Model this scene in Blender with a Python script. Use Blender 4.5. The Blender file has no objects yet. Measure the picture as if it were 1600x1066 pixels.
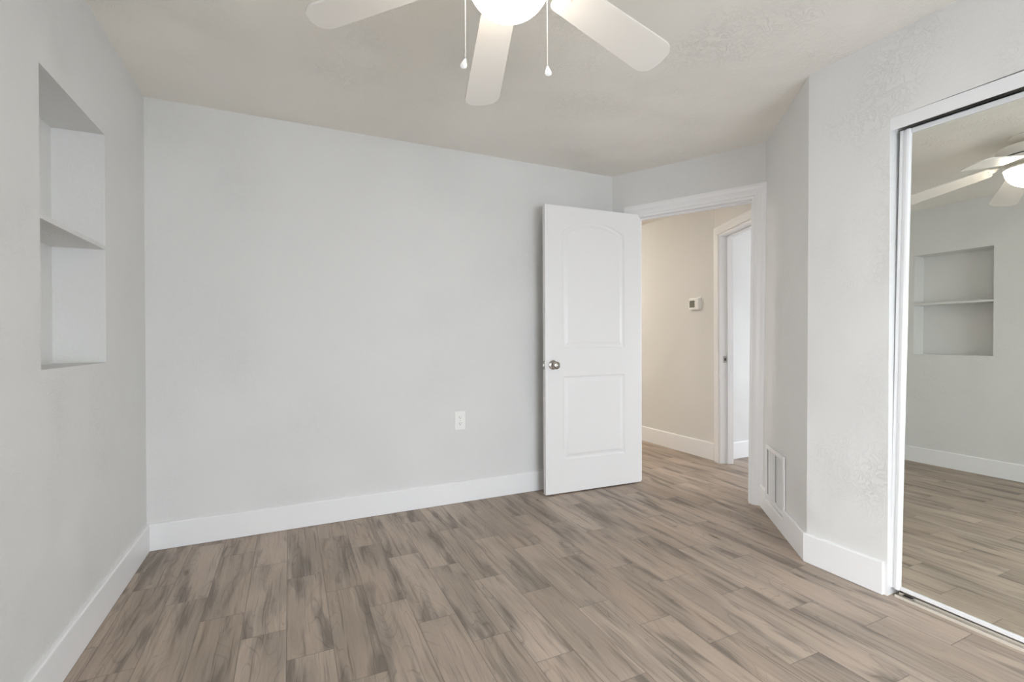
import bpy, bmesh, math, random
from mathutils import Vector, Matrix
import numpy as np

scene = bpy.context.scene
COL = scene.collection

# ------------------------------------------------------------------ camera
FPX, PITCH, ROLL, YAW = 742.59, math.radians(.2102), math.radians(-.2779), math.radians(25.036)
CAMH = 1.10
F = Vector((math.sin(YAW), math.cos(YAW), 0)); R = Vector((math.cos(YAW), -math.sin(YAW), 0)); U = Vector((0, 0, 1))
F2 = F * math.cos(PITCH) - U * math.sin(PITCH); U2 = U * math.cos(PITCH) + F * math.sin(PITCH)
R3 = R * math.cos(ROLL) + U2 * math.sin(ROLL); U3 = U2 * math.cos(ROLL) - R * math.sin(ROLL)
cd = bpy.data.cameras.new('camera'); cam = bpy.data.objects.new('camera', cd); COL.objects.link(cam)
cd.sensor_width = 36; cd.lens = FPX / 1600 * 36; cd.clip_start = .02
m = Matrix((R3, U3, -F2)).transposed().to_4x4(); m.translation = Vector((0, 0, CAMH))
cam.matrix_world = m
scene.camera = cam

# ------------------------------------------------------------------ world, exposure
w = bpy.data.worlds.new('sky'); scene.world = w; w.use_nodes = True
bg = w.node_tree.nodes['Background']; bg.inputs[0].default_value = (.62, .78, 1, 1); bg.inputs[1].default_value = 1.0
scene.view_settings.view_transform = 'Standard'; scene.view_settings.look = 'None'
scene.view_settings.exposure = 0.84; scene.view_settings.gamma = 1; scene.view_settings.use_curve_mapping = False
scene.cycles.max_bounces = 14; scene.cycles.diffuse_bounces = 9; scene.cycles.glossy_bounces = 6
scene.cycles.sample_clamp_indirect = 6
scene.cycles.use_denoising = True

def area_light(name, loc, direction, sx, sy, power, color):
    l = bpy.data.lights.new(name, 'AREA'); l.shape = 'RECTANGLE'; l.size = sx; l.size_y = sy
    l.energy = power; l.color = color
    o = bpy.data.objects.new(name, l); COL.objects.link(o); o.location = loc
    o.rotation_euler = Vector(direction).to_track_quat('-Z', 'Y').to_euler()
    return o
NEARY = -1.45
# daylight arriving at the bedroom window behind the camera
area_light('window_daylight', (1.45, NEARY - 1.1, 1.45), (-.10, 1, -.42), 3.0, 2.1, 160, (.91, .96, 1.0))
# added fill light left of the viewpoint, unseen, to brighten the closet pier
area_light('side_fill_light', (-1.75, -.05, 1.45), (1, .1, -.45), 2.4, 2.0, 80, (1.0, .97, .94))
# added sunlight on the unseen floor behind, bouncing up to brighten the ceiling
sl = bpy.data.lights.new('bounce_sun', 'SUN'); sl.energy = 24; sl.angle = math.radians(1.5); sl.color = (1, .95, .88)
so = bpy.data.objects.new('bounce_sun', sl); COL.objects.link(so); so.rotation_euler = Vector((-.45, .46, -1)).to_track_quat('-Z', 'Y').to_euler()
# daylight in the far room and the lamp of the hallway
area_light('far_room_daylight', (5.4, 1.2, .95), (-1, .6, -.35), 1.4, 1.1, 30, (.86, .92, 1.0))

# ------------------------------------------------------------------ measured plan
XL, YB, XC, H = -.6846, 3.0597, 2.2957, 2.3748
T, BH = .015, .142
P1 = Vector((2.3073, 3.0597)); DD = Vector((.46914, -.88312))
P2t = P1 + DD * 1.083; P2b = P1 + DD * 1.049
P3t = Vector((XC, 1.485)); P3b = Vector((XC, 1.504))
FILL_WIN = (-.90, .85, .25, 1.55)   # added unseen opening that admits the side fill, y and z
JY = 1.155            # end of the closet wall
HC = 2.325            # hallway ceiling
C2 = Vector((3.453, 3.095)); E2 = Vector((-.400, -.9165))  # hallway door wall

# ------------------------------------------------------------------ materials
def newmat(name):
    m = bpy.data.materials.new(name); m.use_nodes = True
    nt = m.node_tree; b = nt.nodes['Principled BSDF']; return m, nt, b
def nd(nt, t, **k):
    n = nt.nodes.new(t)
    for a, v in k.items(): setattr(n, a, v)
    return n
def simple(name, col, rough=.5, metal=0, spec=.5, bump=None, coat=0):
    m, nt, b = newmat(name)
    b.inputs['Base Color'].default_value = (*col, 1); b.inputs['Roughness'].default_value = rough
    b.inputs['Metallic'].default_value = metal; b.inputs['Specular IOR Level'].default_value = spec
    b.inputs['Coat Weight'].default_value = coat
    g = nd(nt, 'ShaderNodeNewGeometry')
    n = nd(nt, 'ShaderNodeTexNoise'); n.inputs['Scale'].default_value = bump[0] if bump else 60
    n.inputs['Detail'].default_value = 3
    nt.links.new(g.outputs['Position'], n.inputs['Vector'])
    # faint roughness variation keeps every surface procedural
    mr = nd(nt, 'ShaderNodeMapRange'); mr.inputs['To Min'].default_value = max(0, rough - .03); mr.inputs['To Max'].default_value = min(1, rough + .03)
    nt.links.new(n.outputs['Fac'], mr.inputs['Value']); nt.links.new(mr.outputs['Result'], b.inputs['Roughness'])
    if bump:
        bm_ = nd(nt, 'ShaderNodeBump'); bm_.inputs['Strength'].default_value = bump[1]; bm_.inputs['Distance'].default_value = bump[2]
        nt.links.new(n.outputs['Fac'], bm_.inputs['Height']); nt.links.new(bm_.outputs['Normal'], b.inputs['Normal'])
    return m
def plaster(name, col, amount=1.0, scale=1.0):
    """hand-trowelled plaster: sparse ridged strokes over a soft undulation"""
    m, nt, b = newmat(name); L = nt.links.new
    b.inputs['Roughness'].default_value = .62; b.inputs['Specular IOR Level'].default_value = .3
    g = nd(nt, 'ShaderNodeNewGeometry')
    low = nd(nt, 'ShaderNodeTexNoise'); low.inputs['Scale'].default_value = 2.2 * scale; low.inputs['Detail'].default_value = 2
    L(g.outputs['Position'], low.inputs['Vector'])
    # trowel strokes: ridged distorted noise, shown only in patches
    st = nd(nt, 'ShaderNodeTexNoise'); st.inputs['Scale'].default_value = 21 * scale; st.inputs['Detail'].default_value = 5
    st.inputs['Roughness'].default_value = .55; st.inputs['Distortion'].default_value = 1.6
    L(g.outputs['Position'], st.inputs['Vector'])
    a = nd(nt, 'ShaderNodeMath', operation='SUBTRACT'); L(st.outputs['Fac'], a.inputs[0]); a.inputs[1].default_value = .5
    a2 = nd(nt, 'ShaderNodeMath', operation='ABSOLUTE'); L(a.outputs[0], a2.inputs[0])
    rid = nd(nt, 'ShaderNodeMapRange'); L(a2.outputs[0], rid.inputs['Value'])
    rid.inputs['From Min'].default_value = 0; rid.inputs['From Max'].default_value = .05
    rid.inputs['To Min'].default_value = 1; rid.inputs['To Max'].default_value = 0
    pt = nd(nt, 'ShaderNodeTexNoise'); pt.inputs['Scale'].default_value = 3.1 * scale; pt.inputs['Detail'].default_value = 2
    L(g.outputs['Position'], pt.inputs['Vector'])
    pm = nd(nt, 'ShaderNodeMapRange'); L(pt.outputs['Fac'], pm.inputs['Value'])
    pm.inputs['From Min'].default_value = .42; pm.inputs['From Max'].default_value = .75
    mu = nd(nt, 'ShaderNodeMath', operation='MULTIPLY'); L(rid.outputs[0], mu.inputs[0]); L(pm.outputs[0], mu.inputs[1])
    b1 = nd(nt, 'ShaderNodeBump'); b1.inputs['Strength'].default_value = 1; b1.inputs['Distance'].default_value = .012 * amount
    L(low.outputs['Fac'], b1.inputs['Height'])
    b2 = nd(nt, 'ShaderNodeBump'); b2.inputs['Strength'].default_value = .7; b2.inputs['Distance'].default_value = .0009 * amount
    L(mu.outputs[0], b2.inputs['Height']); L(b1.outputs['Normal'], b2.inputs['Normal'])
    fn = nd(nt, 'ShaderNodeTexNoise'); fn.inputs['Scale'].default_value = 55; fn.inputs['Detail'].default_value = 4
    L(g.outputs['Position'], fn.inputs['Vector'])
    b3 = nd(nt, 'ShaderNodeBump'); b3.inputs['Strength'].default_value = .5; b3.inputs['Distance'].default_value = .0008 * amount
    L(fn.outputs['Fac'], b3.inputs['Height']); L(b2.outputs['Normal'], b3.inputs['Normal'])
    L(b3.outputs['Normal'], b.inputs['Normal'])
    # very slight paint mottling
    mx = nd(nt, 'ShaderNodeMix', data_type='RGBA'); L(low.outputs['Fac'], mx.inputs[0])
    mx.inputs[6].default_value = (*[c * .975 for c in col], 1); mx.inputs[7].default_value = (*[min(1, c * 1.02) for c in col], 1)
    L(mx.outputs[2], b.inputs['Base Color'])
    return m

M_WALL = plaster('wall_paint', (.722, .722, .712), 2.1)
M_CEIL = plaster('ceiling_paint', (.88, .855, .80), 3.0, .9)
M_HALL = plaster('hall_paint', (.72, .71, .685), 1.2)
M_TRIM = simple('trim_paint', (.84, .84, .845), .38, bump=(9, .12, .0006))
M_DOOR = simple('door_paint', (.81, .805, .80), .36, bump=(180, .2, .0003))
M_FAN = simple('fan_enamel', (.82, .79, .74), .42)
M_PLAST = simple('white_plastic', (.84, .84, .82), .35)
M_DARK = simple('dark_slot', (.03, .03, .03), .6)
M_SCREEN = simple('thermostat_screen', (.17, .18, .14), .15)
M_NICKEL = simple('satin_nickel', (.40, .37, .33), .2, 1)
M_STEEL = simple('steel', (.55, .54, .52), .3, 1)
M_ALU = simple('white_aluminium', (.80, .81, .82), .25)
M_BRASSY = simple('track_metal', (.74, .69, .61), .35, .2)
M_MIRROR = simple('mirror_silver', (.87, .88, .835), .0, 1)
for n_ in M_MIRROR.node_tree.nodes:
    if n_.type == 'MAP_RANGE': n_.inputs['To Min'].default_value = 0; n_.inputs['To Max'].default_value = 0
M_GROUND = simple('outside_ground', (.25, .28, .2), .9)
def emissive(name, col, s):
    m, nt, b = newmat(name); b.inputs['Base Color'].default_value = (.9, .9, .88, 1)
    b.inputs['Emission Color'].default_value = (*col, 1); b.inputs['Emission Strength'].default_value = s
    b.inputs['Roughness'].default_value = .3
    return m
M_BOWL = emissive('lit_frosted_glass', (1, .91, .80), 8.0)
M_LAMP = emissive('lit_hall_glass', (1, .93, .83), 105.0)
def glass():
    m = bpy.data.materials.new('window_glass'); m.use_nodes = True; nt = m.node_tree; nt.nodes.clear()
    o = nd(nt, 'ShaderNodeOutputMaterial'); t = nd(nt, 'ShaderNodeBsdfTransparent'); gl = nd(nt, 'ShaderNodeBsdfGlossy')
    gl.inputs['Roughness'].default_value = .02; fr = nd(nt, 'ShaderNodeFresnel'); mx = nd(nt, 'ShaderNodeMixShader')
    nt.links.new(fr.outputs[0], mx.inputs[0]); nt.links.new(t.outputs[0], mx.inputs[1]); nt.links.new(gl.outputs[0], mx.inputs[2])
    nt.links.new(mx.outputs[0], o.inputs[0]); return m
M_GLASS = glass()

def floor_mat():
    m, nt, b = newmat('wood_look_plank_tile'); L = nt.links.new
    def M(op, x, y=None, z=None):
        n = nd(nt, 'ShaderNodeMath', operation=op)
        for i, v in enumerate((x, y, z)):
            if v is None: continue
            if isinstance(v, (int, float)): n.inputs[i].default_value = v
            else: L(v, n.inputs[i])
        return n.outputs[0]
    def comb(x, y, z):
        n = nd(nt, 'ShaderNodeCombineXYZ')
        for i, v in enumerate((x, y, z)):
            if isinstance(v, (int, float)): n.inputs[i].default_value = v
            else: L(v, n.inputs[i])
        return n.outputs[0]
    def noise(vec, scale, detail=2, rough=.5, dist=0):
        n = nd(nt, 'ShaderNodeTexNoise'); n.inputs['Scale'].default_value = scale; n.inputs['Detail'].default_value = detail
        n.inputs['Roughness'].default_value = rough; n.inputs['Distortion'].default_value = dist
        L(vec, n.inputs['Vector']); return n.outputs['Fac']
    def rng(v, a, b_, c=0, d=1, smooth=False):
        n = nd(nt, 'ShaderNodeMapRange'); L(v, n.inputs['Value'])
        if smooth: n.interpolation_type = 'SMOOTHSTEP'
        for k, x in zip(('From Min', 'From Max', 'To Min', 'To Max'), (a, b_, c, d)): n.inputs[k].default_value = x
        return n.outputs[0]
    def mix(f, a, b_, mode='MIX'):
        n = nd(nt, 'ShaderNodeMix', data_type='RGBA', blend_type=mode)
        if isinstance(f, (int, float)): n.inputs[0].default_value = f
        else: L(f, n.inputs[0])
        for i, v in ((6, a), (7, b_)):
            if isinstance(v, tuple): n.inputs[i].default_value = (*v, 1)
            else: L(v, n.inputs[i])
        return n.outputs[2]
    g = nd(nt, 'ShaderNodeNewGeometry'); sp = nd(nt, 'ShaderNodeSeparateXYZ'); L(g.outputs['Position'], sp.inputs[0])
    X, Y = sp.outputs[0], sp.outputs[1]
    PW, PL = .1535, .61
    u = M('DIVIDE', M('ADD', X, .018), PW); col = M('FLOOR', u); fu = M('SUBTRACT', u, col)
    v = M('DIVIDE', M('ADD', M('SUBTRACT', Y, 1.803), M('MULTIPLY', col, .1972)), PL); row = M('FLOOR', v); fv = M('SUBTRACT', v, row)
    wn = nd(nt, 'ShaderNodeTexWhiteNoise', noise_dimensions='3D'); L(comb(col, row, 3.0), wn.inputs['Vector'])
    rs = nd(nt, 'ShaderNodeSeparateColor'); L(wn.outputs['Color'], rs.inputs[0]); r1, r2, r3 = rs.outputs
    r0 = wn.outputs['Value']
    gx = M('ADD', X, M('MULTIPLY', r1, 37.0)); gy = M('ADD', Y, M('MULTIPLY', r2, 53.0)); gz = M('MULTIPLY', r3, 9.0)
    # wandering warp so the grain is not ruled
    wob = noise(comb(M('MULTIPLY', gx, 5.0), M('MULTIPLY', gy, 2.2), gz), 1.0, 2)
    gxw = M('ADD', gx, M('MULTIPLY', M('SUBTRACT', wob, .5), .045))
    fine = noise(comb(M('MULTIPLY', gxw, 260.0), M('MULTIPLY', gy, 9.0), gz), 1.0, 3, .6)
    streak = noise(comb(M('MULTIPLY', gxw, 48.0), M('MULTIPLY', gy, 1.6), gz), 1.0, 4, .6)
    blot = noise(comb(M('MULTIPLY', gxw, 15.0), M('MULTIPLY', gy, 1.9), gz), 1.0, 3, .5, .35)
    tone = noise(comb(M('MULTIPLY', gxw, 7.0), M('MULTIPLY', gy, 1.7), M('ADD', gz, 4.0)), 1.0, 2)
    # cathedral figure: contour lines of a stretched field
    fld = noise(comb(M('MULTIPLY', gxw, 7.5), M('MULTIPLY', gy, 1.5), M('ADD', gz, 8.0)), 1.0, 1.5, .45, .3)
    ring = M('ABSOLUTE', M('SINE', M('MULTIPLY', fld, 62.0)))
    ringm = M('MULTIPLY', rng(ring, 0, .34, 1, 0, True), rng(blot, .42, .66, .1, 1))
    base = mix(rng(r0, 0, 1, 0, 1), (.425, .335, .268), (.545, .448, .372))
    base = mix(rng(tone, .35, .68, 0, .8, True), base, (.335, .275, .226))
    c = mix(rng(blot, .50, .70, 0, .80, True), base, (.150, .132, .114))       # dark heartwood patches
    c = mix(rng(streak, .54, .74, 0, .62, True), c, (.165, .135, .110))
    c = mix(rng(streak, .46, .30, 0, .38, True), c, (.52, .435, .36))
    c = mix(M('MULTIPLY', ringm, .60), c, (.14, .112, .09))
    c = mix(rng(fine, .35, .65, 0, .20), c, (.20, .155, .12))
    line = noise(comb(M('MULTIPLY', gxw, 130.0), M('MULTIPLY', gy, 2.0), gz), 1.0, 2, .5)
    c = mix(M('MULTIPLY', rng(line, .60, .70, 0, .55, True), rng(tone, .3, .6, .25, 1)), c, (.120, .098, .080))
    # knots
    vo = nd(nt, 'ShaderNodeTexVoronoi'); vo.inputs['Scale'].default_value = 1.0
    L(comb(M('MULTIPLY', gxw, 6.5), M('MULTIPLY', gy, 2.2), gz), vo.inputs['Vector'])
    kn = rng(vo.outputs['Distance'], .03, .13, 1, 0, True)
    vc = nd(nt, 'ShaderNodeSeparateColor'); L(vo.outputs['Color'], vc.inputs[0])
    kn = M('MULTIPLY', kn, rng(vc.outputs[0], .55, .6, 0, 1))
    c = mix(M('MULTIPLY', kn, .8), c, (.085, .070, .058))
    # joints
    eu = M('MULTIPLY', M('MINIMUM', fu, M('SUBTRACT', 1.0, fu)), PW)
    ev = M('MULTIPLY', M('MINIMUM', fv, M('SUBTRACT', 1.0, fv)), PL)
    e = M('MINIMUM', eu, ev)
    jt = rng(e, .0007, .0019, 1, 0, True)
    jl = M('MULTIPLY', jt, .75)
    c = mix(jl, c, (.165, .14, .12))
    L(c, b.inputs['Base Color'])
    L(rng(streak, .3, .7, .42, .54), b.inputs['Roughness']); b.inputs['Specular IOR Level'].default_value = .35
    hgt = M('SUBTRACT', M('MULTIPLY', fine, .12), jt)
    bp = nd(nt, 'ShaderNodeBump'); bp.inputs['Strength'].default_value = .5; bp.inputs['Distance'].default_value = .0012
    L(hgt, bp.inputs['Height']); L(bp.outputs['Normal'], b.inputs['Normal'])
    return m
M_FLOOR = floor_mat()

# ------------------------------------------------------------------ mesh helpers
def obj(name, bm, mat, parent=None, smooth=False):
    bmesh.ops.recalc_face_normals(bm, faces=bm.faces)
    me = bpy.data.meshes.new(name); bm.to_mesh(me); bm.free()
    for mm in (mat if isinstance(mat, (list, tuple)) else [mat]): me.materials.append(mm)
    if smooth:
        for p in me.polygons: p.use_smooth = True
        me.set_sharp_from_angle(angle=math.radians(35))
    o = bpy.data.objects.new(name, me); COL.objects.link(o)
    if parent: o.parent = parent
    return o
def tag(o, label, cat, group=None, kind=None):
    o['label'] = label; o['category'] = cat
    if group: o['group'] = group
    if kind: o['kind'] = kind
    return o
def empty(name, loc, label, cat, rot=(0, 0, 0), group=None, kind=None):
    o = bpy.data.objects.new(name, None); COL.objects.link(o); o.location = loc; o.rotation_euler = rot
    o.empty_display_size = .1
    return tag(o, label, cat, group, kind)
def box(bm, lo, hi, bev=0, f=None):
    vs = [bm.verts.new((x, y, z)) for x in (lo[0], hi[0]) for y in (lo[1], hi[1]) for z in (lo[2], hi[2])]
    fs = [bm.faces.new([vs[i] for i in q]) for q in ((0, 1, 3, 2), (4, 6, 7, 5), (0, 4, 5, 1), (2, 3, 7, 6), (0, 2, 6, 4), (1, 5, 7, 3))]
    if bev:
        es = list({e for fa in fs for e in fa.edges})
        r = bmesh.ops.bevel(bm, geom=es, offset=bev, segments=2, affect='EDGES', profile=.6)
        vs = list({v for fa in r['faces'] for v in fa.verts} | {v for v in vs if v.is_valid})
    if f:
        for v in vs: v.co = f(v.co)
    return vs
def prism(bm, pts, axis, a, b):
    """pts: 2D outline; extruded along axis from a to b. axis x->(y,z) y->(x,z) z->(x,y)"""
    def P(p, t): return {'x': (t, p[0], p[1]), 'y': (p[0], t, p[1]), 'z': (p[0], p[1], t)}[axis]
    A = [bm.verts.new(P(p, a)) for p in pts]; B = [bm.verts.new(P(p, b)) for p in pts]
    bm.faces.new(A); bm.faces.new(B[::-1]); n = len(pts)
    for i in range(n): bm.faces.new((A[i], B[i], B[(i + 1) % n], A[(i + 1) % n]))
    return A + B
def lathe(bm, prof, seg=48, cx=0, cy=0, cap=True):
    rings = []
    for r, z in prof:
        if r < 1e-5: rings.append([bm.verts.new((cx, cy, z))])
        else: rings.append([bm.verts.new((cx + r * math.cos(2 * math.pi * i / seg), cy + r * math.sin(2 * math.pi * i / seg), z)) for i in range(seg)])
    for a, b_ in zip(rings, rings[1:]):
        for i in range(seg):
            j = (i + 1) % seg
            if len(a) == 1 and len(b_) == 1: continue
            if len(a) == 1: bm.faces.new((a[0], b_[i], b_[j]))
            elif len(b_) == 1: bm.faces.new((a[i], b_[0], a[j]))
            else: bm.faces.new((a[i], b_[i], b_[j], a[j]))
    if cap:
        for rg in (rings[0], rings[-1]):
            if len(rg) > 2: bm.faces.new(rg)
def xform(bm, M_):
    bmesh.ops.transform(bm, matrix=M_, verts=bm.verts)

def wall_mesh(bm, L, z0, z1, thick, openings, fmap):
    """panel in (u, z), front at n=0, back at n=-thick, holes = (u0,u1,z0,z1); fmap(u,n,z)->world"""
    us = sorted({0, L} | {x for o in openings for x in o[:2] if 0 < x < L} | set(np.linspace(0, L, max(2, int(L / .4) + 1)).round(4).tolist()))
    zs = sorted({z0, z1} | {x for o in openings for x in o[2:] if z0 < x < z1})
    def solid(i, j):
        if not (0 <= i < len(us) - 1 and 0 <= j < len(zs) - 1): return False
        cu, cz = (us[i] + us[i + 1]) / 2, (zs[j] + zs[j + 1]) / 2
        return not any(o[0] < cu < o[1] and o[2] < cz < o[3] for o in openings)
    V = {}
    def v(i, j, n):
        if (i, j, n) not in V: V[i, j, n] = bm.verts.new(fmap(us[i], -thick * n, zs[j]))
        return V[i, j, n]
    for i in range(len(us) - 1):
        for j in range(len(zs) - 1):
            if not solid(i, j): continue
            for n in (0, 1): bm.faces.new((v(i, j, n), v(i + 1, j, n), v(i + 1, j + 1, n), v(i, j + 1, n)))
            if not solid(i - 1, j): bm.faces.new((v(i, j, 0), v(i, j + 1, 0), v(i, j + 1, 1), v(i, j, 1)))
            if not solid(i + 1, j): bm.faces.new((v(i + 1, j, 0), v(i + 1, j + 1, 0), v(i + 1, j + 1, 1), v(i + 1, j, 1)))
            if not solid(i, j - 1): bm.faces.new((v(i, j, 0), v(i + 1, j, 0), v(i + 1, j, 1), v(i, j, 1)))
            if not solid(i, j + 1): bm.faces.new((v(i, j + 1, 0), v(i + 1, j + 1, 0), v(i + 1, j + 1, 1), v(i, j + 1, 1)))
def line_map(ab, bb, at=None, bt=None, zt=None, side=1):
    """map along a->b at the floor and at->bt at the ceiling; front faces to the left of a->b when side=1"""
    zt = zt or H; at = at or ab; bt = bt or bb
    Lb = (bb - ab).length; d = (bb - ab).normalized(); n = Vector((-d.y, d.x)) * side
    def f(u, q, z):
        s = u / Lb; k = z / zt
        p = (ab.lerp(bb, s)).lerp(at.lerp(bt, s), k) + n * q
        return Vector((p.x, p.y, z))
    return f, Lb
def wall(name, ab, bb, label, at=None, bt=None, z0=0, z1=None, thick=.11, openings=(), mat=None, side=1, parent=None):
    f, L = line_map(ab, bb, at, bt, side=side)
    bm = bmesh.new(); wall_mesh(bm, L, z0, z1 or H, thick, list(openings), f)
    o = obj(name, bm, mat or M_WALL, parent)
    if not parent: tag(o, label, 'wall', kind='structure')
    return o
V2 = lambda x, y: Vector((x, y))

# ------------------------------------------------------------------ shell
bm = bmesh.new(); box(bm, (-.9, NEARY - .12, -.10), (6.2, 6.6, 0))
tag(obj('floor', bm, M_FLOOR), 'grey-brown wood-look plank tile floor laid toward the back wall', 'floor', kind='structure')
bm = bmesh.new(); box(bm, (-.9, NEARY - .12, H), (6.2, 6.6, H + .1))
tag(obj('ceiling', bm, M_CEIL), 'warm grey hand-textured plaster bedroom ceiling', 'ceiling', kind='structure')

# niche in the left wall
N1, N2, NZ0, NZ1, ND = 1.9109, 2.4746, 1.0133, 1.9468, .167
# left wall runs from the window wall to the back corner; +x side is the room
wall('wall_left', V2(XL, YB), V2(XL, NEARY), 'pale blue-grey plaster wall on the left holding the recessed niche', thick=ND,
     openings=[(YB - N2, YB - N1, NZ0, NZ1), (YB - FILL_WIN[1], YB - FILL_WIN[0], FILL_WIN[2], FILL_WIN[3])])
bm = bmesh.new(); box(bm, (XL - ND - .02, N1 - .05, NZ0 - .05), (XL - ND, N2 + .05, NZ1 + .05))
tag(obj('wall_niche', bm, M_WALL), 'back panel closing the recessed niche in the left wall', 'wall', kind='structure')
wall('wall_back', P1 + V2(.09, 0), V2(XL, YB), 'pale grey plaster back wall with the electrical outlet', side=1)
# door wall; opening for the bedroom door
OP0, OP1, OPZ = .190, 1.001, 2.062
wall('wall_entry', P2b, P1, 'short diagonal wall around the open bedroom doorway', at=P2t, thick=.10,
     openings=[(1.049 - OP1 * .985, 1.049 - OP0, -1, OPZ)])
wall('wall_angled', P3b, P2b, 'narrow angled wall between doorway and closet, with the air grille', at=P3t, bt=P2t, thick=.06)
# closet wall: pier plus header above the mirrored doors
CL1 = -.62
cw_len = P3b.y - NEARY
wall('wall_closet', V2(XC, NEARY), P3b, 'pale grey closet wall with textured pier and header over the mirrored doors', bt=P3t, thick=.115,
     openings=[(CL1 - NEARY, JY - NEARY, -1, 2.022)])
# wall behind the camera with the window
WIN = (.35, 2.15, .12, 1.70)
wall('wall_near', V2(XL, NEARY), V2(XC + .1, NEARY), 'plain wall behind the viewpoint with a wide window',
     openings=[(WIN[0] - XL, WIN[1] - XL, WIN[2], WIN[3])])
# closet interior
bm = bmesh.new()
box(bm, (2.93, CL1 - .3, 0), (2.97, 1.60, H)); box(bm, (XC + .115, CL1 - .32, 0), (2.97, CL1 - .28, H)); box(bm, (XC + .06, 1.40, 0), (2.93, 1.44, H))
tag(obj('wall_closet_interior', bm, M_WALL), 'unlit inner walls of the closet behind the mirrored doors', 'wall', kind='structure')

# hallway and far room
wall('wall_hall', C2, V2(3.453, 6.5), 'warm lit hallway wall with the thermostat, seen through the doorway', mat=M_HALL, side=1, thick=.14)
E2n = E2.normalized()
E2end = C2 + E2n * 1.02
# front of this wall faces the hallway (toward -x)
wall('wall_hall_end', E2end, C2, 'short hallway wall around the second doorway', mat=M_HALL, side=1, thick=.115,
     openings=[(1.02 - .86, 1.02 - .085, -1, 2.03)])
bm = bmesh.new(); box(bm, (1.0, 3.17, HC), (3.453, 6.5, H - .001))
f_, L_ = line_map(P2b, P1)
prism(bm, [(2.355, 3.17), (2.85, 2.24), (3.03, 2.16), (3.453, 3.095), (3.453, 3.17)], 'z', HC, H - .001)
tag(obj('ceiling_hall', bm, M_CEIL), 'slightly lower ceiling of the hallway beyond the door', 'ceiling', kind='structure')
bm = bmesh.new(); box(bm, (.9, 3.17, 0), (1.0, 6.6, H)); box(bm, (1.0, 6.5, 0), (3.6, 6.6, H))
tag(obj('wall_hall_far', bm, M_HALL), 'remaining hallway walls out of sight behind the back wall', 'wall', kind='structure')
bm = bmesh.new(); box(bm, (3.60, 3.07, 0), (6.2, 3.17, H)); box(bm, (6.1, -.4, 0), (6.2, 3.07, H)); box(bm, (2.97, -.5, 0), (6.2, -.4, H))
prism(bm, [(2.86, 2.13), (2.97, 2.07), (3.02, 2.14), (2.88, 2.21)], 'z', 0, H)
tag(obj('wall_far_room', bm, M_WALL), 'pale daylit wall of the room beyond the second doorway', 'wall', kind='structure')

# ------------------------------------------------------------------ window behind the viewpoint
we = empty('window_1', ((WIN[0] + WIN[1]) / 2, NEARY - .06, WIN[2]), 'wide white framed window behind the viewpoint', 'window', kind='structure')
ww, wh = WIN[1] - WIN[0], WIN[3] - WIN[2]
bm = bmesh.new()
for x0, x1, z0, z1 in ((-ww / 2, -ww / 2 + .04, 0, wh), (ww / 2 - .04, ww / 2, 0, wh), (-ww / 2, ww / 2, 0, .04), (-ww / 2, ww / 2, wh - .04, wh), (-.02, .02, .04, wh - .04)):
    box(bm, (x0, -.03, z0), (x1, .03, z1), .003)
obj('window_frame', bm, M_TRIM, we)
for s in (-1, 1):
    bm = bmesh.new(); a, b_ = sorted((s * .02, s * (ww / 2 - .04))); box(bm, (a, -.003, .04), (b_, .003, wh - .04)); obj('pane', bm, M_GLASS, we)

we = empty('added_fill_window', (XL - .10, (FILL_WIN[0] + FILL_WIN[1]) / 2, FILL_WIN[2]), 'white framed window added unseen in the left wall to admit fill light', 'window', rot=(0, 0, math.pi / 2), kind='structure')  # out-of-view window, added so the side fill light can enter
ww, wh = FILL_WIN[1] - FILL_WIN[0], FILL_WIN[3] - FILL_WIN[2]
bm = bmesh.new()
for x0, x1, z0, z1 in ((-ww / 2, -ww / 2 + .04, 0, wh), (ww / 2 - .04, ww / 2, 0, wh), (-ww / 2, ww / 2, 0, .04), (-ww / 2, ww / 2, wh - .04, wh), (-.02, .02, .04, wh - .04)):
    box(bm, (x0, -.03, z0), (x1, .03, z1), .003)
obj('window_frame', bm, M_TRIM, we)
for s in (-1, 1):
    bm = bmesh.new(); a, b_ = sorted((s * .02, s * (ww / 2 - .04))); box(bm, (a, -.003, .04), (b_, .003, wh - .04)); obj('pane', bm, M_GLASS, we)

# ------------------------------------------------------------------ baseboards
def base_profile(bh=BH, t=T):  # (n, z), n grows into the room
    return [(0, .002), (t, .002), (t, bh - .006), (t - .003, bh - .001), (t - .006, bh), (0, bh)]
def baseboard(name, a, b, label, ma=0, mb=0, bh=BH, t=T, notch=None, side=1, mat=None):
    """ma/mb = how far the front face runs past (+) or short (-) of each end (mitres)"""
    d = (b - a).normalized(); n = Vector((-d.y, d.x)) * side; L = (b - a).length
    bm = bmesh.new(); pr = base_profile(bh, t); rows = []
    for u0, e in ((0, -ma), (L, mb)):
        rows.append([bm.verts.new((*(a + d * (u0 + e * q / t) + n * q), z)) for q, z in pr])
    k = len(pr); bm.faces.new(rows[0]); bm.faces.new(rows[1][::-1])
    for i in range(k): bm.faces.new((rows[0][i], rows[1][i], rows[1][(i + 1) % k], rows[0][(i + 1) % k]))
    return tag(obj(name, bm, mat or M_TRIM), label, 'baseboard', kind='structure')
EPS = .0005
baseboard('baseboard_left', V2(XL, YB), V2(XL, NEARY), 'white baseboard along the left wall', -T, 0)
baseboard('baseboard_back', V2(2.31, YB), V2(XL, YB), 'white baseboard along the back wall', 0, -T)
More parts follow.
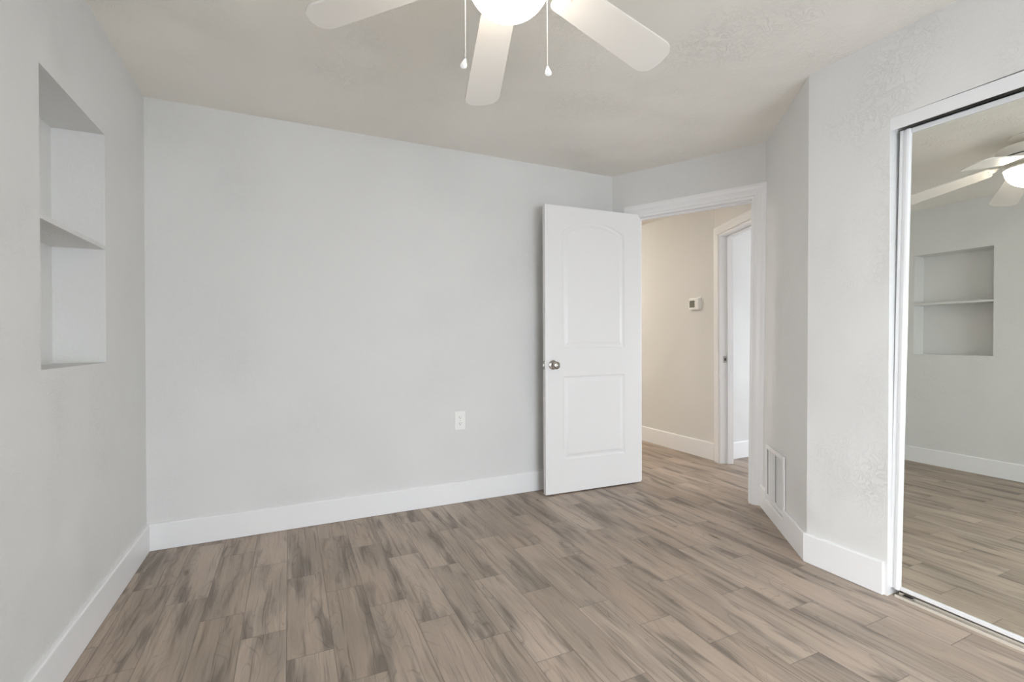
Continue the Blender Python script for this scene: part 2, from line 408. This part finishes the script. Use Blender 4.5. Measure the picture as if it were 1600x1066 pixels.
# angled wall: notched around the grille. u runs P3b -> P2b
da = (P2b - P3b).normalized(); na = Vector((-da.y, da.x)); LA = (P2b - P3b).length
G0, G1, GZ0, GZ1 = .318, .672, .10, .435        # grille span in u from P3b
def angled_pt(u, q, z): 
    p = P3b + da * u + na * q; return Vector((p.x, p.y, z))
bm = bmesh.new()
for u0, u1, top in ((0.0, G0 - .004, BH), (G0 - .004, G1 + .004, GZ0 - .012), (G1 + .004, LA - .012, BH)):
    k = 6; pr = base_profile(top); rows = []
    for u in (u0, u1):
        rows.append([bm.verts.new(angled_pt(u - (.0068 * q / T if u == 0.0 else 0), q, z)) for q, z in pr])
    bm.faces.new(rows[0]); bm.faces.new(rows[1][::-1])
    for i in range(k): bm.faces.new((rows[0][i], rows[1][i], rows[1][(i + 1) % k], rows[0][(i + 1) % k]))
tag(obj('baseboard_angled', bm, M_TRIM), 'white baseboard under the grille, notched around it', 'baseboard', kind='structure')
baseboard('baseboard_closet', V2(XC, JY + .012), P3b, 'white baseboard on the pier beside the mirrored closet', 0, .0068)
baseboard('baseboard_hall', C2, V2(3.453, 6.5), 'white baseboard along the warm lit hallway wall', 0, 0, bh=.155)
baseboard('baseboard_far_room', V2(6.1, 3.07), V2(3.62, 3.07), 'white baseboard glimpsed in the room past the second doorway', bh=.152)

# ------------------------------------------------------------------ door frames
def casing(bm, fm, u0, u1, z1, wd, t0=.0, sideL=True, sideR=True, reveal=.0):
    """casing around opening u0..u1, height z1; fm(u,n,z)"""
    prof = [(0, .010), (.25, .016), (.55, .0145), (.8, .018), (1, .018)]      # inner -> outer, fraction : thickness
    path = []
    if sideL: path += [('L', 0)]
    def P(fr, th):
        o = fr * wd
        pts = []
        if sideL: pts += [(u0 - o, 0), (u0 - o, z1 + o)]
        else: pts += [(u0, z1 + o)]
        if sideR: pts += [(u1 + o, z1 + o), (u1 + o, 0)]
        else: pts += [(u1, z1 + o)]
        return [fm(u, th, z) for u, z in pts]
    lines = [P(0, 0)] + [P(fr, th) for fr, th in prof] + [P(1, 0)]
    rows = [[bm.verts.new(p) for p in l] for l in lines]
    for a, b_ in zip(rows, rows[1:]):
        for i in range(len(a) - 1): bm.faces.new((a[i], a[i + 1], b_[i + 1], b_[i]))
    for i in range(len(rows[0]) - 1): bm.faces.new((rows[0][i], rows[-1][i], rows[-1][i + 1], rows[0][i + 1]))
    bm.faces.new([r[0] for r in rows]); bm.faces.new([r[-1] for r in rows][::-1])
def door_frame(name, fm, u0, u1, z1, depth, wd, label, stopq, back=True):
    """fm(u, n, z) with n=0 the near wall face, n<0 into the wall"""
    e = empty(name, (0, 0, 0), label, 'door frame', kind='structure')
    c = fm((u0 + u1) / 2, 0, 0); e.location = c
    fl = lambda u, n, z: fm(u, n, z) - c
    bm = bmesh.new(); casing(bm, fl, u0, u1, z1, wd); obj('casing', bm, M_TRIM, e)
    if back:
        bm = bmesh.new(); casing(bm, lambda u, n, z: fl(u, -depth - n, z), u0, u1, z1, wd); obj('casing', bm, M_TRIM, e)
    j = .018
    bm = bmesh.new()
    for a, b_, z0, z2 in ((u0 - .0, u0 + j, 0, z1), (u1 - j, u1, 0, z1), (u0 + j, u1 - j, z1 - j, z1)):
        box(bm, (a, -depth, z0), (b_, .0, z2), f=lambda c_: fl(c_.x, c_.y, c_.z))
    obj('jamb', bm, M_TRIM, e)
    bm = bmesh.new(); q0, q1 = stopq
    for a, b_, z0, z2 in ((u0 + j, u0 + j + .011, 0, z1 - j), (u1 - j - .011, u1 - j, 0, z1 - j), (u0 + j + .011, u1 - j - .011, z1 - j - .011, z1 - j)):
        box(bm, (a, q0, z0), (b_, q1, z2), f=lambda c_: fl(c_.x, c_.y, c_.z))
    obj('door_stop', bm, M_TRIM, e)
    return e, fl
# bedroom frame: u from P1 toward P2 (leaning at the P2 end like the wall)
fD0, LD = line_map(P1, P2b, bt=P2t, side=-1)
fD = lambda u, n, z: fD0(u, n, z)
UR = .989 - .0   # right jamb face at the floor
e1, fl1 = door_frame('trim_1', fD, .174, .989, 2.040, .10, .072, 'white casing and jamb around the open bedroom doorway', (-.075, -.042))
# strike plate on the right jamb
bm = bmesh.new(); box(bm, (.969, -.034, .885), (.9715, -.006, .945), .0008, f=lambda c_: fl1(c_.x, c_.y, c_.z)); obj('strike_plate', bm, M_STEEL, e1)
# second frame in the hallway; u from C2 along E2
f20, L2 = line_map(C2, C2 + E2n * 1.02, side=-1)
e2, fl2 = door_frame('trim_2', f20, .085, .86, 2.012, .115, .064, 'white casing of the second doorway at the end of the hallway', (-.112, -.062), back=True)
bm = bmesh.new(); box(bm, (.103, -.060, .885), (.1055, -.028, .945), .0008, f=lambda c_: fl2(c_.x, c_.y, c_.z)); pl = obj('strike_plate', bm, M_STEEL, e2)
bm = bmesh.new(); box(bm, (.1052, -.052, .902), (.1060, -.038, .926), f=lambda c_: fl2(c_.x, c_.y, c_.z)); obj('latch_hole', bm, M_DARK, pl)

# ------------------------------------------------------------------ bedroom door leaf
LW, LH, LT = .812, 2.032, .035
hx, hy = 2.420, 2.868
lx, ly = 1.610, 2.899
ang = math.atan2(hy - ly, hx - lx)
de = empty('door_1', (lx, ly, .010), 'white two-panel arch-top door standing open against the back wall', 'door', rot=(0, 0, ang), kind='structure')
def panel_outline(x0, x1, z0, z1, rise, inset, n=20):
    a, b_ = x0 + inset, x1 - inset; c0 = z0 + inset
    pts = [(a, c0), (b_, c0)]
    if rise <= 0: return pts + [(b_, z1 - inset), (a, z1 - inset)]
    w_ = (x1 - x0) / 2; cx = (x0 + x1) / 2; Rr = (w_ * w_ + rise * rise) / (2 * rise); cz = z1 + rise - Rr; r = Rr - inset
    hw = w_ - inset
    for i in range(n + 1):
        x = cx + hw * (1 - 2 * i / n); pts.append((x, cz + math.sqrt(max(0, r * r - (x - cx) ** 2))))
    return pts
def door_leaf():
    bm = bmesh.new()
    panels = [(.140, .665, 1.026, 1.858, .078), (.140, .665, .232, .825, 0)]
    for y, sgn in ((0, 1), (LT, -1)):                     # both faces; sgn pushes into the leaf
        outer = [bm.verts.new((x, y, z)) for x, z in ((0, 0), (LW, 0), (LW, LH), (0, LH))]
        edges = [bm.edges.new((outer[i], outer[(i + 1) % 4])) for i in range(4)]
        for (x0, x1, z0, z1, rise) in panels:
            rings = []
            for inset, dep in ((0, 0), (.006, .0055), (.014, .0075), (.024, .0065), (.040, .0012), (.047, .0008)):
                rings.append([bm.verts.new((x, y + sgn * dep, z)) for x, z in panel_outline(x0, x1, z0, z1, rise, inset)])
            n = len(rings[0])
            for a, b_ in zip(rings, rings[1:]):
                for i in range(n): bm.faces.new((a[i], a[(i + 1) % n], b_[(i + 1) % n], b_[i]))
            bm.faces.new(rings[-1])
            edges += [bm.edges.get((rings[0][i], rings[0][(i + 1) % n])) for i in range(n)]
        bmesh.ops.triangle_fill(bm, use_beauty=True, use_dissolve=False, edges=edges)
        if y == 0: fr = outer
        else: bk = outer
    for i in range(4): bm.faces.new((fr[i], fr[(i + 1) % 4], bk[(i + 1) % 4], bk[i]))
    return bm
leaf = obj('door_panel', door_leaf(), M_DOOR, de)
for p in leaf.data.polygons: p.use_smooth = False
# knobs on both sides
KX, KZ = .060, .908
def knob_bm():
    bm = bmesh.new()
    lathe(bm, [(0, 0), (.033, 0), (.0335, .003), (.031, .007), (.022, .010), (.0125, .013), (.011, .024), (.0125, .029), (.022, .033), (.0265, .041), (.0275, .050), (.0255, .058), (.019, .0625), (.012, .0635), (.0, .0625)], 40)
    return bm
for s, y in ((1, 0), (-1, LT)):
    bm = knob_bm(); xform(bm, Matrix.Translation((KX, y, KZ)) @ Matrix.Rotation(math.radians(90) * s, 4, 'X'))
    k = obj('knob', bm, M_NICKEL, de, smooth=True)
    if s == 1:
        bm = bmesh.new(); lathe(bm, [(0, 0), (.0045, 0), (.0045, .002), (0, .002)], 16)
        xform(bm, Matrix.Translation((KX, -.0625, KZ)) @ Matrix.Rotation(math.radians(90), 4, 'X')); obj('lock_button', bm, M_STEEL, k)
bm = bmesh.new(); box(bm, (-.0015, LT / 2 - .0125, KZ - .029), (.001, LT / 2 + .0125, KZ + .029), .0008); lp = obj('latch_plate', bm, M_NICKEL, de)
bm = bmesh.new(); box(bm, (-.010, LT / 2 - .006, KZ - .008), (-.001, LT / 2 + .006, KZ + .008), .002); obj('latch_bolt', bm, M_STEEL, lp)
for z in (.20, 1.0, 1.80):
    bm = bmesh.new(); lathe(bm, [(0, z - .045), (.006, z - .045), (.006, z + .045), (0, z + .045)], 16, LW + .004, LT + .003)
    box(bm, (LW - .0005, LT - .032, z - .045), (LW + .0015, LT, z + .045))
    obj('hinge', bm, M_NICKEL, de)

# ------------------------------------------------------------------ niche shelf
bm = bmesh.new(); box(bm, (XL - ND, N1, 1.4753), (XL - .001, N2, 1.4927), .0015)
tag(obj('niche_shelf', bm, M_WALL), 'thin painted shelf board across the middle of the wall niche', 'shelf')

# ------------------------------------------------------------------ wall outlet
oe = empty('wall_outlet', (1.037, YB, .553), 'white duplex electrical outlet low on the back wall', 'outlet')
bm = bmesh.new(); box(bm, (-.037, -.0055, -.0615), (.037, 0, .0615), .002); obj('cover_plate', bm, M_PLAST, oe)
for z in (-.021, .021):
    bm = bmesh.new()
    pts = [(.0165 * math.cos(a) if abs(math.cos(a)) < .9 else .0152 * math.copysign(1, math.cos(a)), max(-.0125, min(.0125, .0175 * math.sin(a)))) for a in [i * math.pi / 12 for i in range(24)]]
    prism(bm, [(x, z + zz) for x, zz in pts], 'y', -.0075, -.005); r = obj('receptacle', bm, M_PLAST, oe)
    bm = bmesh.new(); box(bm, (-.0075, -.0079, z + .000), (-.0055, -.0074, z + .008)); box(bm, (.0055, -.0079, z + .0010), (.0073, -.0074, z + .007))
    prism(bm, [(.0028 * math.cos(a), z - .0065 + .0028 * math.sin(a)) for a in [i * math.pi / 8 for i in range(16)]], 'y', -.0079, -.0074)
    obj('slots', bm, M_DARK, r)
bm = bmesh.new(); lathe(bm, [(0, 0), (.003, 0), (.003, .0015), (0, .002)], 16); xform(bm, Matrix.Translation((0, -.0055, 0)) @ Matrix.Rotation(math.radians(90), 4, 'X')); obj('screw', bm, M_STEEL, oe)

# ------------------------------------------------------------------ thermostat on the hallway wall
te = empty('thermostat', (3.453, 3.310, 1.42), 'small white thermostat with grey display on the hallway wall', 'thermostat')
bm = bmesh.new(); box(bm, (-.010, -.065, -.058), (0, .065, .060), .003); obj('wall_plate', bm, M_PLAST, te)
bm = bmesh.new(); box(bm, (-.030, -.058, -.050), (-.009, .060, .054), .004); bd = obj('housing', bm, M_PLAST, te)
bm = bmesh.new(); box(bm, (-.0312, -.012, -.030), (-.0295, .050, .034), .0008); obj('display', bm, M_SCREEN, bd)
for k in range(2):
    bm = bmesh.new(); box(bm, (-.0325, -.046, -.022 + k * .028), (-.0298, -.028, -.008 + k * .028), .001); obj('button', bm, M_PLAST, bd)

# ------------------------------------------------------------------ return-air grille on the angled wall
gc = angled_pt((G0 + G1) / 2, 0, GZ0); ga = math.atan2(da.y, da.x)
ge = empty('air_return_grille', gc, 'white two-column louvred air grille set low in the angled wall', 'vent', rot=(0, 0, ga))
gw, gh = G1 - G0, GZ1 - GZ0            # local x along u, +y into the room
def ring_frame(bm, w_, h_, b_, y0, y1, bev):
    for x0, x1, z0, z1 in ((-w_ / 2, w_ / 2, 0, b_), (-w_ / 2, w_ / 2, h_ - b_, h_), (-w_ / 2, -w_ / 2 + b_, b_, h_ - b_), (w_ / 2 - b_, w_ / 2, b_, h_ - b_)):
        box(bm, (x0, y0, z0), (x1, y1, z1), bev)
bm = bmesh.new(); ring_frame(bm, gw, gh, .024, 0, .010, .002); box(bm, (-.009, 0, .024), (.009, .009, gh - .024), .001)
obj('frame', bm, M_TRIM, ge)
bm = bmesh.new(); box(bm, (-gw / 2 + .02, .0004, .02), (gw / 2 - .02, .0014, gh - .02)); box(bm, (gw / 2 - .039, .0012, .028), (gw / 2 - .024, .0068, gh - .028)); box(bm, (-.024, .0012, .028), (-.009, .0068, gh - .028)); obj('dark_hole_plates', bm, M_DARK, ge)  # near-black plates stand in for the shade inside the louvre holes
nl = 24
for s in (-1, 1):
    bm = bmesh.new(); a, b_ = sorted((s * .009, s * (gw / 2 - .024)))
    # perforated side strip like the stamped louvres' end gaps
    for i in range(nl):
        z = .030 + (gh - .060) * i / (nl - 1)
        vs = box(bm, (a, .0005, z - .0008), (b_ - .015, .0085, z + .0008))
        for v in vs: v.co.z -= (v.co.y - .005) * .62
        box(bm, (b_ - .015, .0014, z - .0028), (b_, .0083, z + .0012))
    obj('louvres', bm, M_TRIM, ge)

# ------------------------------------------------------------------ mirrored closet doors
def closet_track():
    e = empty('trim_3', (XC, .27, 1.965), 'white overhead track above the mirrored closet doors', 'track', rot=(.012, 0, 0), kind='structure')
    y0, y1 = CL1 - .27 + .002, JY - .27 - .004
    bm = bmesh.new(); box(bm, (.001, y0, -.006), (.006, y1 - .002, .047), .001); obj('fascia', bm, M_ALU, e)
    bm = bmesh.new(); box(bm, (.002, y0, .034), (.100, y1, .040)); box(bm, (.022, y0, .012), (.025, y1, .034)); box(bm, (.060, y0, .004), (.063, y1, .034)); box(bm, (.096, y0, .004), (.100, y1, .034))
    obj('channel', bm, M_STEEL, e)
    e = empty('trim_4', (XC - .012, .27, 0), 'metal floor track under the mirrored closet doors', 'track', rot=(0, 0, math.radians(-1.0)), kind='structure')
    bm = bmesh.new()
    box(bm, (.018, y0 + .01, 0), (.094, y1 - .012, .004))
    box(bm, (.018, y0 + .01, .004), (.0225, y1 - .012, .011), .0012); box(bm, (.052, y0 + .01, .004), (.055, y1 - .012, .012)); box(bm, (.090, y0 + .01, .004), (.094, y1 - .012, .012))
    obj('rail', bm, M_BRASSY, e)
    bm = bmesh.new(); box(bm, (.026, y1 - .07, .004), (.046, y1 - .035, .015), .002); obj('door_guide', bm, M_STEEL, e)
closet_track()
def mirror_door(loc, rot, label, sgn=1):
    """local: x = out of plane (mirror face toward -x), y from 0 (stile at the pier) to -W, z 0..HT"""
    W, HT = .92, 1.937
    e = empty('sliding_mirror_door', loc, label, 'mirror door', rot=rot, group=None)
    bm = bmesh.new(); box(bm, (0, -W + .036, .012), (.004, -.036, HT - .018)); obj('mirror_glass', bm, M_MIRROR, e)
    prof = [(.0, .014), (.0, -.006), (-.004, -.008), (-.011, -.008), (-.013, -.003), (-.018, -.003), (-.021, -.010), (-.028, -.012), (-.035, -.010), (-.040, -.003), (-.040, .0), (-.036, .005), (-.036, .014)]
    for k in range(2):
        bm = bmesh.new(); pts = [((x, y) if k == 0 else (x, y)) for y, x in prof]
        if k: pts = [(x, -W - y) for x, y in pts]
        prism(bm, pts, 'z', 0, HT); obj('stile', bm, M_ALU, e)
    bm = bmesh.new(); box(bm, (-.006, -W + .040, 0), (.014, -.040, .016), .002); obj('bottom_rail', bm, M_ALU, e)
    bm = bmesh.new(); box(bm, (-.006, -W + .040, HT - .020), (.014, -.040, HT), .002); obj('top_rail', bm, M_ALU, e)
    return e
XM = 2.3395
th, ph = .0165, .0122
# the leaf hangs a little out of square
z0m = .034
mirror_door((XM + ph * (z0m - 1.1), 1.160, z0m), (th, ph, 0), 'mirrored sliding closet door with white metal frame nearest the pier')
mirror_door((XM + .052, .26, .022), (0, 0, 0), 'mirrored sliding closet door on the rear track, out of the frame')

# ------------------------------------------------------------------ ceiling fan
FX, FY = .595, 1.282
fe = empty('ceiling_fan', (FX, FY, H), 'off-white five-blade ceiling fan with a lit frosted bowl', 'ceiling fan')
Z = lambda z: z - H
bm = bmesh.new(); lathe(bm, [(0, 0), (.108, 0), (.110, -.008), (.100, -.022), (.070, -.034), (.045, -.040), (.0, -.040)], 56); obj('canopy', bm, M_FAN, fe, smooth=True)
bm = bmesh.new(); lathe(bm, [(.022, -.036), (.022, -.062)], 24); obj('hanger_neck', bm, M_STEEL, fe, smooth=True)
bm = bmesh.new(); lathe(bm, [(0, -.056), (.075, -.056), (.138, -.064), (.162, -.074), (.166, -.086), (.163, -.098), (.157, -.136), (.148, -.152), (.122, -.166), (.085, -.171), (0, -.171)], 64)
mt = obj('motor_housing', bm, M_FAN, fe, smooth=True)
bm = bmesh.new(); lathe(bm, [(.1560, -.137), (.1582, -.137), (.1592, -.131), (.1575, -.131)], 64, cap=False)
obj('vent_groove', bm, M_DARK, mt)
# switch housing + light fitter
bm = bmesh.new(); lathe(bm, [(0, -.169), (.060, -.169), (.064, -.176), (.064, -.184), (.100, -.189), (.126, -.192), (.131, -.196), (.131, -.203), (.125, -.204), (.0, -.203)], 56); obj('light_fitter', bm, M_FAN, fe, smooth=True)
BR, BD, BZ = .125, .110, Z(2.170)
prof = [(BR * math.sin(t), BZ - BD * math.cos(t)) for t in [math.pi / 2 * i / 22 for i in range(23)]]
prof += [(BR + .002, BZ + .003), (BR - .002, BZ + .005), (.0, BZ + .005)]
bm = bmesh.new(); lathe(bm, prof, 64); obj('light_bowl', bm, M_BOWL, fe, smooth=True)
PH = .077
ZB = Z(2.233)
def blade_bm():
    bm = bmesh.new(); x0, x1, w0, w1 = .185, .640, .060, .073
    pts = []
    def corner(cx, cz, r, a0, a1, n=8):
        for i in range(n + 1):
            a = math.radians(a0 + (a1 - a0) * i / n); pts.append((cx + r * math.cos(a), cz + r * math.sin(a)))
    corner(x0 + .02, -w0 + .02, .02, 180, 270, 5)
    # rounded tip
    corner(x1 - .050, -w1 + .044, .044, 270, 350)
    pts.append((x1, 0))
    corner(x1 - .050, w1 - .044, .044, 10, 90)
    corner(x0 + .02, w0 - .02, .02, 90, 180, 5)
    prism(bm, pts, 'z', -.003, .003)
    es = [e for e in bm.edges if abs(e.verts[0].co.z - e.verts[1].co.z) < 1e-6]
    bmesh.ops.bevel(bm, geom=es, offset=.0012, segments=1, affect='EDGES')
    return bm
def iron_bm():
    bm = bmesh.new()
    pts = [(.095, -.016), (.150, -.012), (.170, -.028), (.235, -.034), (.250, 0), (.235, .034), (.170, .028), (.150, .012), (.095, .016)]
    vs = prism(bm, pts, 'z', .0032, .0072)
    for v in vs:
        k = max(0, min(1, (.172 - v.co.x) / .060)); k = k * k * (3 - 2 * k); v.co.z += k * .012
    for sx, sy in ((.195, -.020), (.195, .020), (.228, 0)):
        lathe(bm, [(0, -.0065), (.004, -.006), (.005, -.0032), (.0, -.003)], 12, sx, sy)
    return bm
bl_me = None; ir_me = None
for k in range(5):
    a = PH + k * 2 * math.pi / 5
    M4 = Matrix.Translation((0, 0, ZB)) @ Matrix.Rotation(a, 4, 'Z') @ Matrix.Rotation(math.radians(12.3), 4, 'Y') @ Matrix.Rotation(math.radians(-9.5), 4, 'X')
    if k == 0:
        bo = obj('blade', blade_bm(), M_FAN, fe, smooth=True); io = obj('blade_iron', iron_bm(), M_FAN, bo, smooth=True)
    else:
        b2_ = bo.copy(); COL.objects.link(b2_); b2_.parent = fe
        i2_ = io.copy(); COL.objects.link(i2_); i2_.parent = b2_; b2_.matrix_local = M4; continue
    bo.matrix_local = M4
# pull chains hang from the fitter on either side of the bowl
perp = Vector((R.x, R.y, 0))
for off, zb, tilt in ((-.128, 1.897, 16), (.112, 1.887, -6)):
    c0 = perp * off + Vector((-.02, -.03, 0)) * (1 if off < 0 else -1) * .3
    ztop = Z(2.176); zb_ = Z(zb)
    bm = bmesh.new()
    lathe(bm, [(.0016, ztop), (.0016, ztop - .066)], 10, c0.x, c0.y)
    ring = lathe
    nb = int((ztop - .066 - (zb_ + .028)) / .0040)
    for i in range(nb):
        z = ztop - .068 - i * .0040
        bmesh.ops.create_icosphere(bm, subdivisions=1, radius=.00185, matrix=Matrix.Translation((c0.x, c0.y, z)))
    # short horizontal outlet arm back to the switch housing
    d_ = Vector((c0.x, c0.y, 0)); 
    ch = obj('pull_chain', bm, M_FAN, fe, smooth=True)
    bm = bmesh.new(); lathe(bm, [(0, 0), (.003, -.0005), (.0035, -.003), (.006, -.009), (.0098, -.018), (.0105, -.023), (.0085, -.028), (.004, -.0305), (0, -.031)], 24)
    for v in bm.verts: v.co.y *= .45
    xform(bm, Matrix.Translation((c0.x, c0.y, zb_ + .030)) @ Matrix.Rotation(-YAW, 4, 'Z') @ Matrix.Rotation(math.radians(tilt), 4, 'Y'))
    obj('pendant', bm, M_PLAST, ch, smooth=True)
    bm = bmesh.new(); lathe(bm, [(0, ztop - .012), (.0045, ztop - .012), (.005, ztop - .004), (.006, ztop + .002), (0, ztop + .002)], 16, c0.x, c0.y); obj('chain_outlet', bm, M_FAN, ch, smooth=True)

# ------------------------------------------------------------------ hallway lamp (out of view)
le = empty('hall_ceiling_lamp', (2.15, 5.0, HC), 'round warm flush lamp on the hallway ceiling, beyond the frame', 'ceiling lamp')
bm = bmesh.new(); lathe(bm, [(0, 0), (.15, 0), (.15, -.02), (0, -.02)], 40); obj('lamp_base', bm, M_FAN, le, smooth=True)
bm = bmesh.new(); lathe(bm, [(0, -.09), (.06, -.085), (.11, -.065), (.14, -.02), (0, -.02)], 40); obj('lamp_glass', bm, M_LAMP, le, smooth=True)
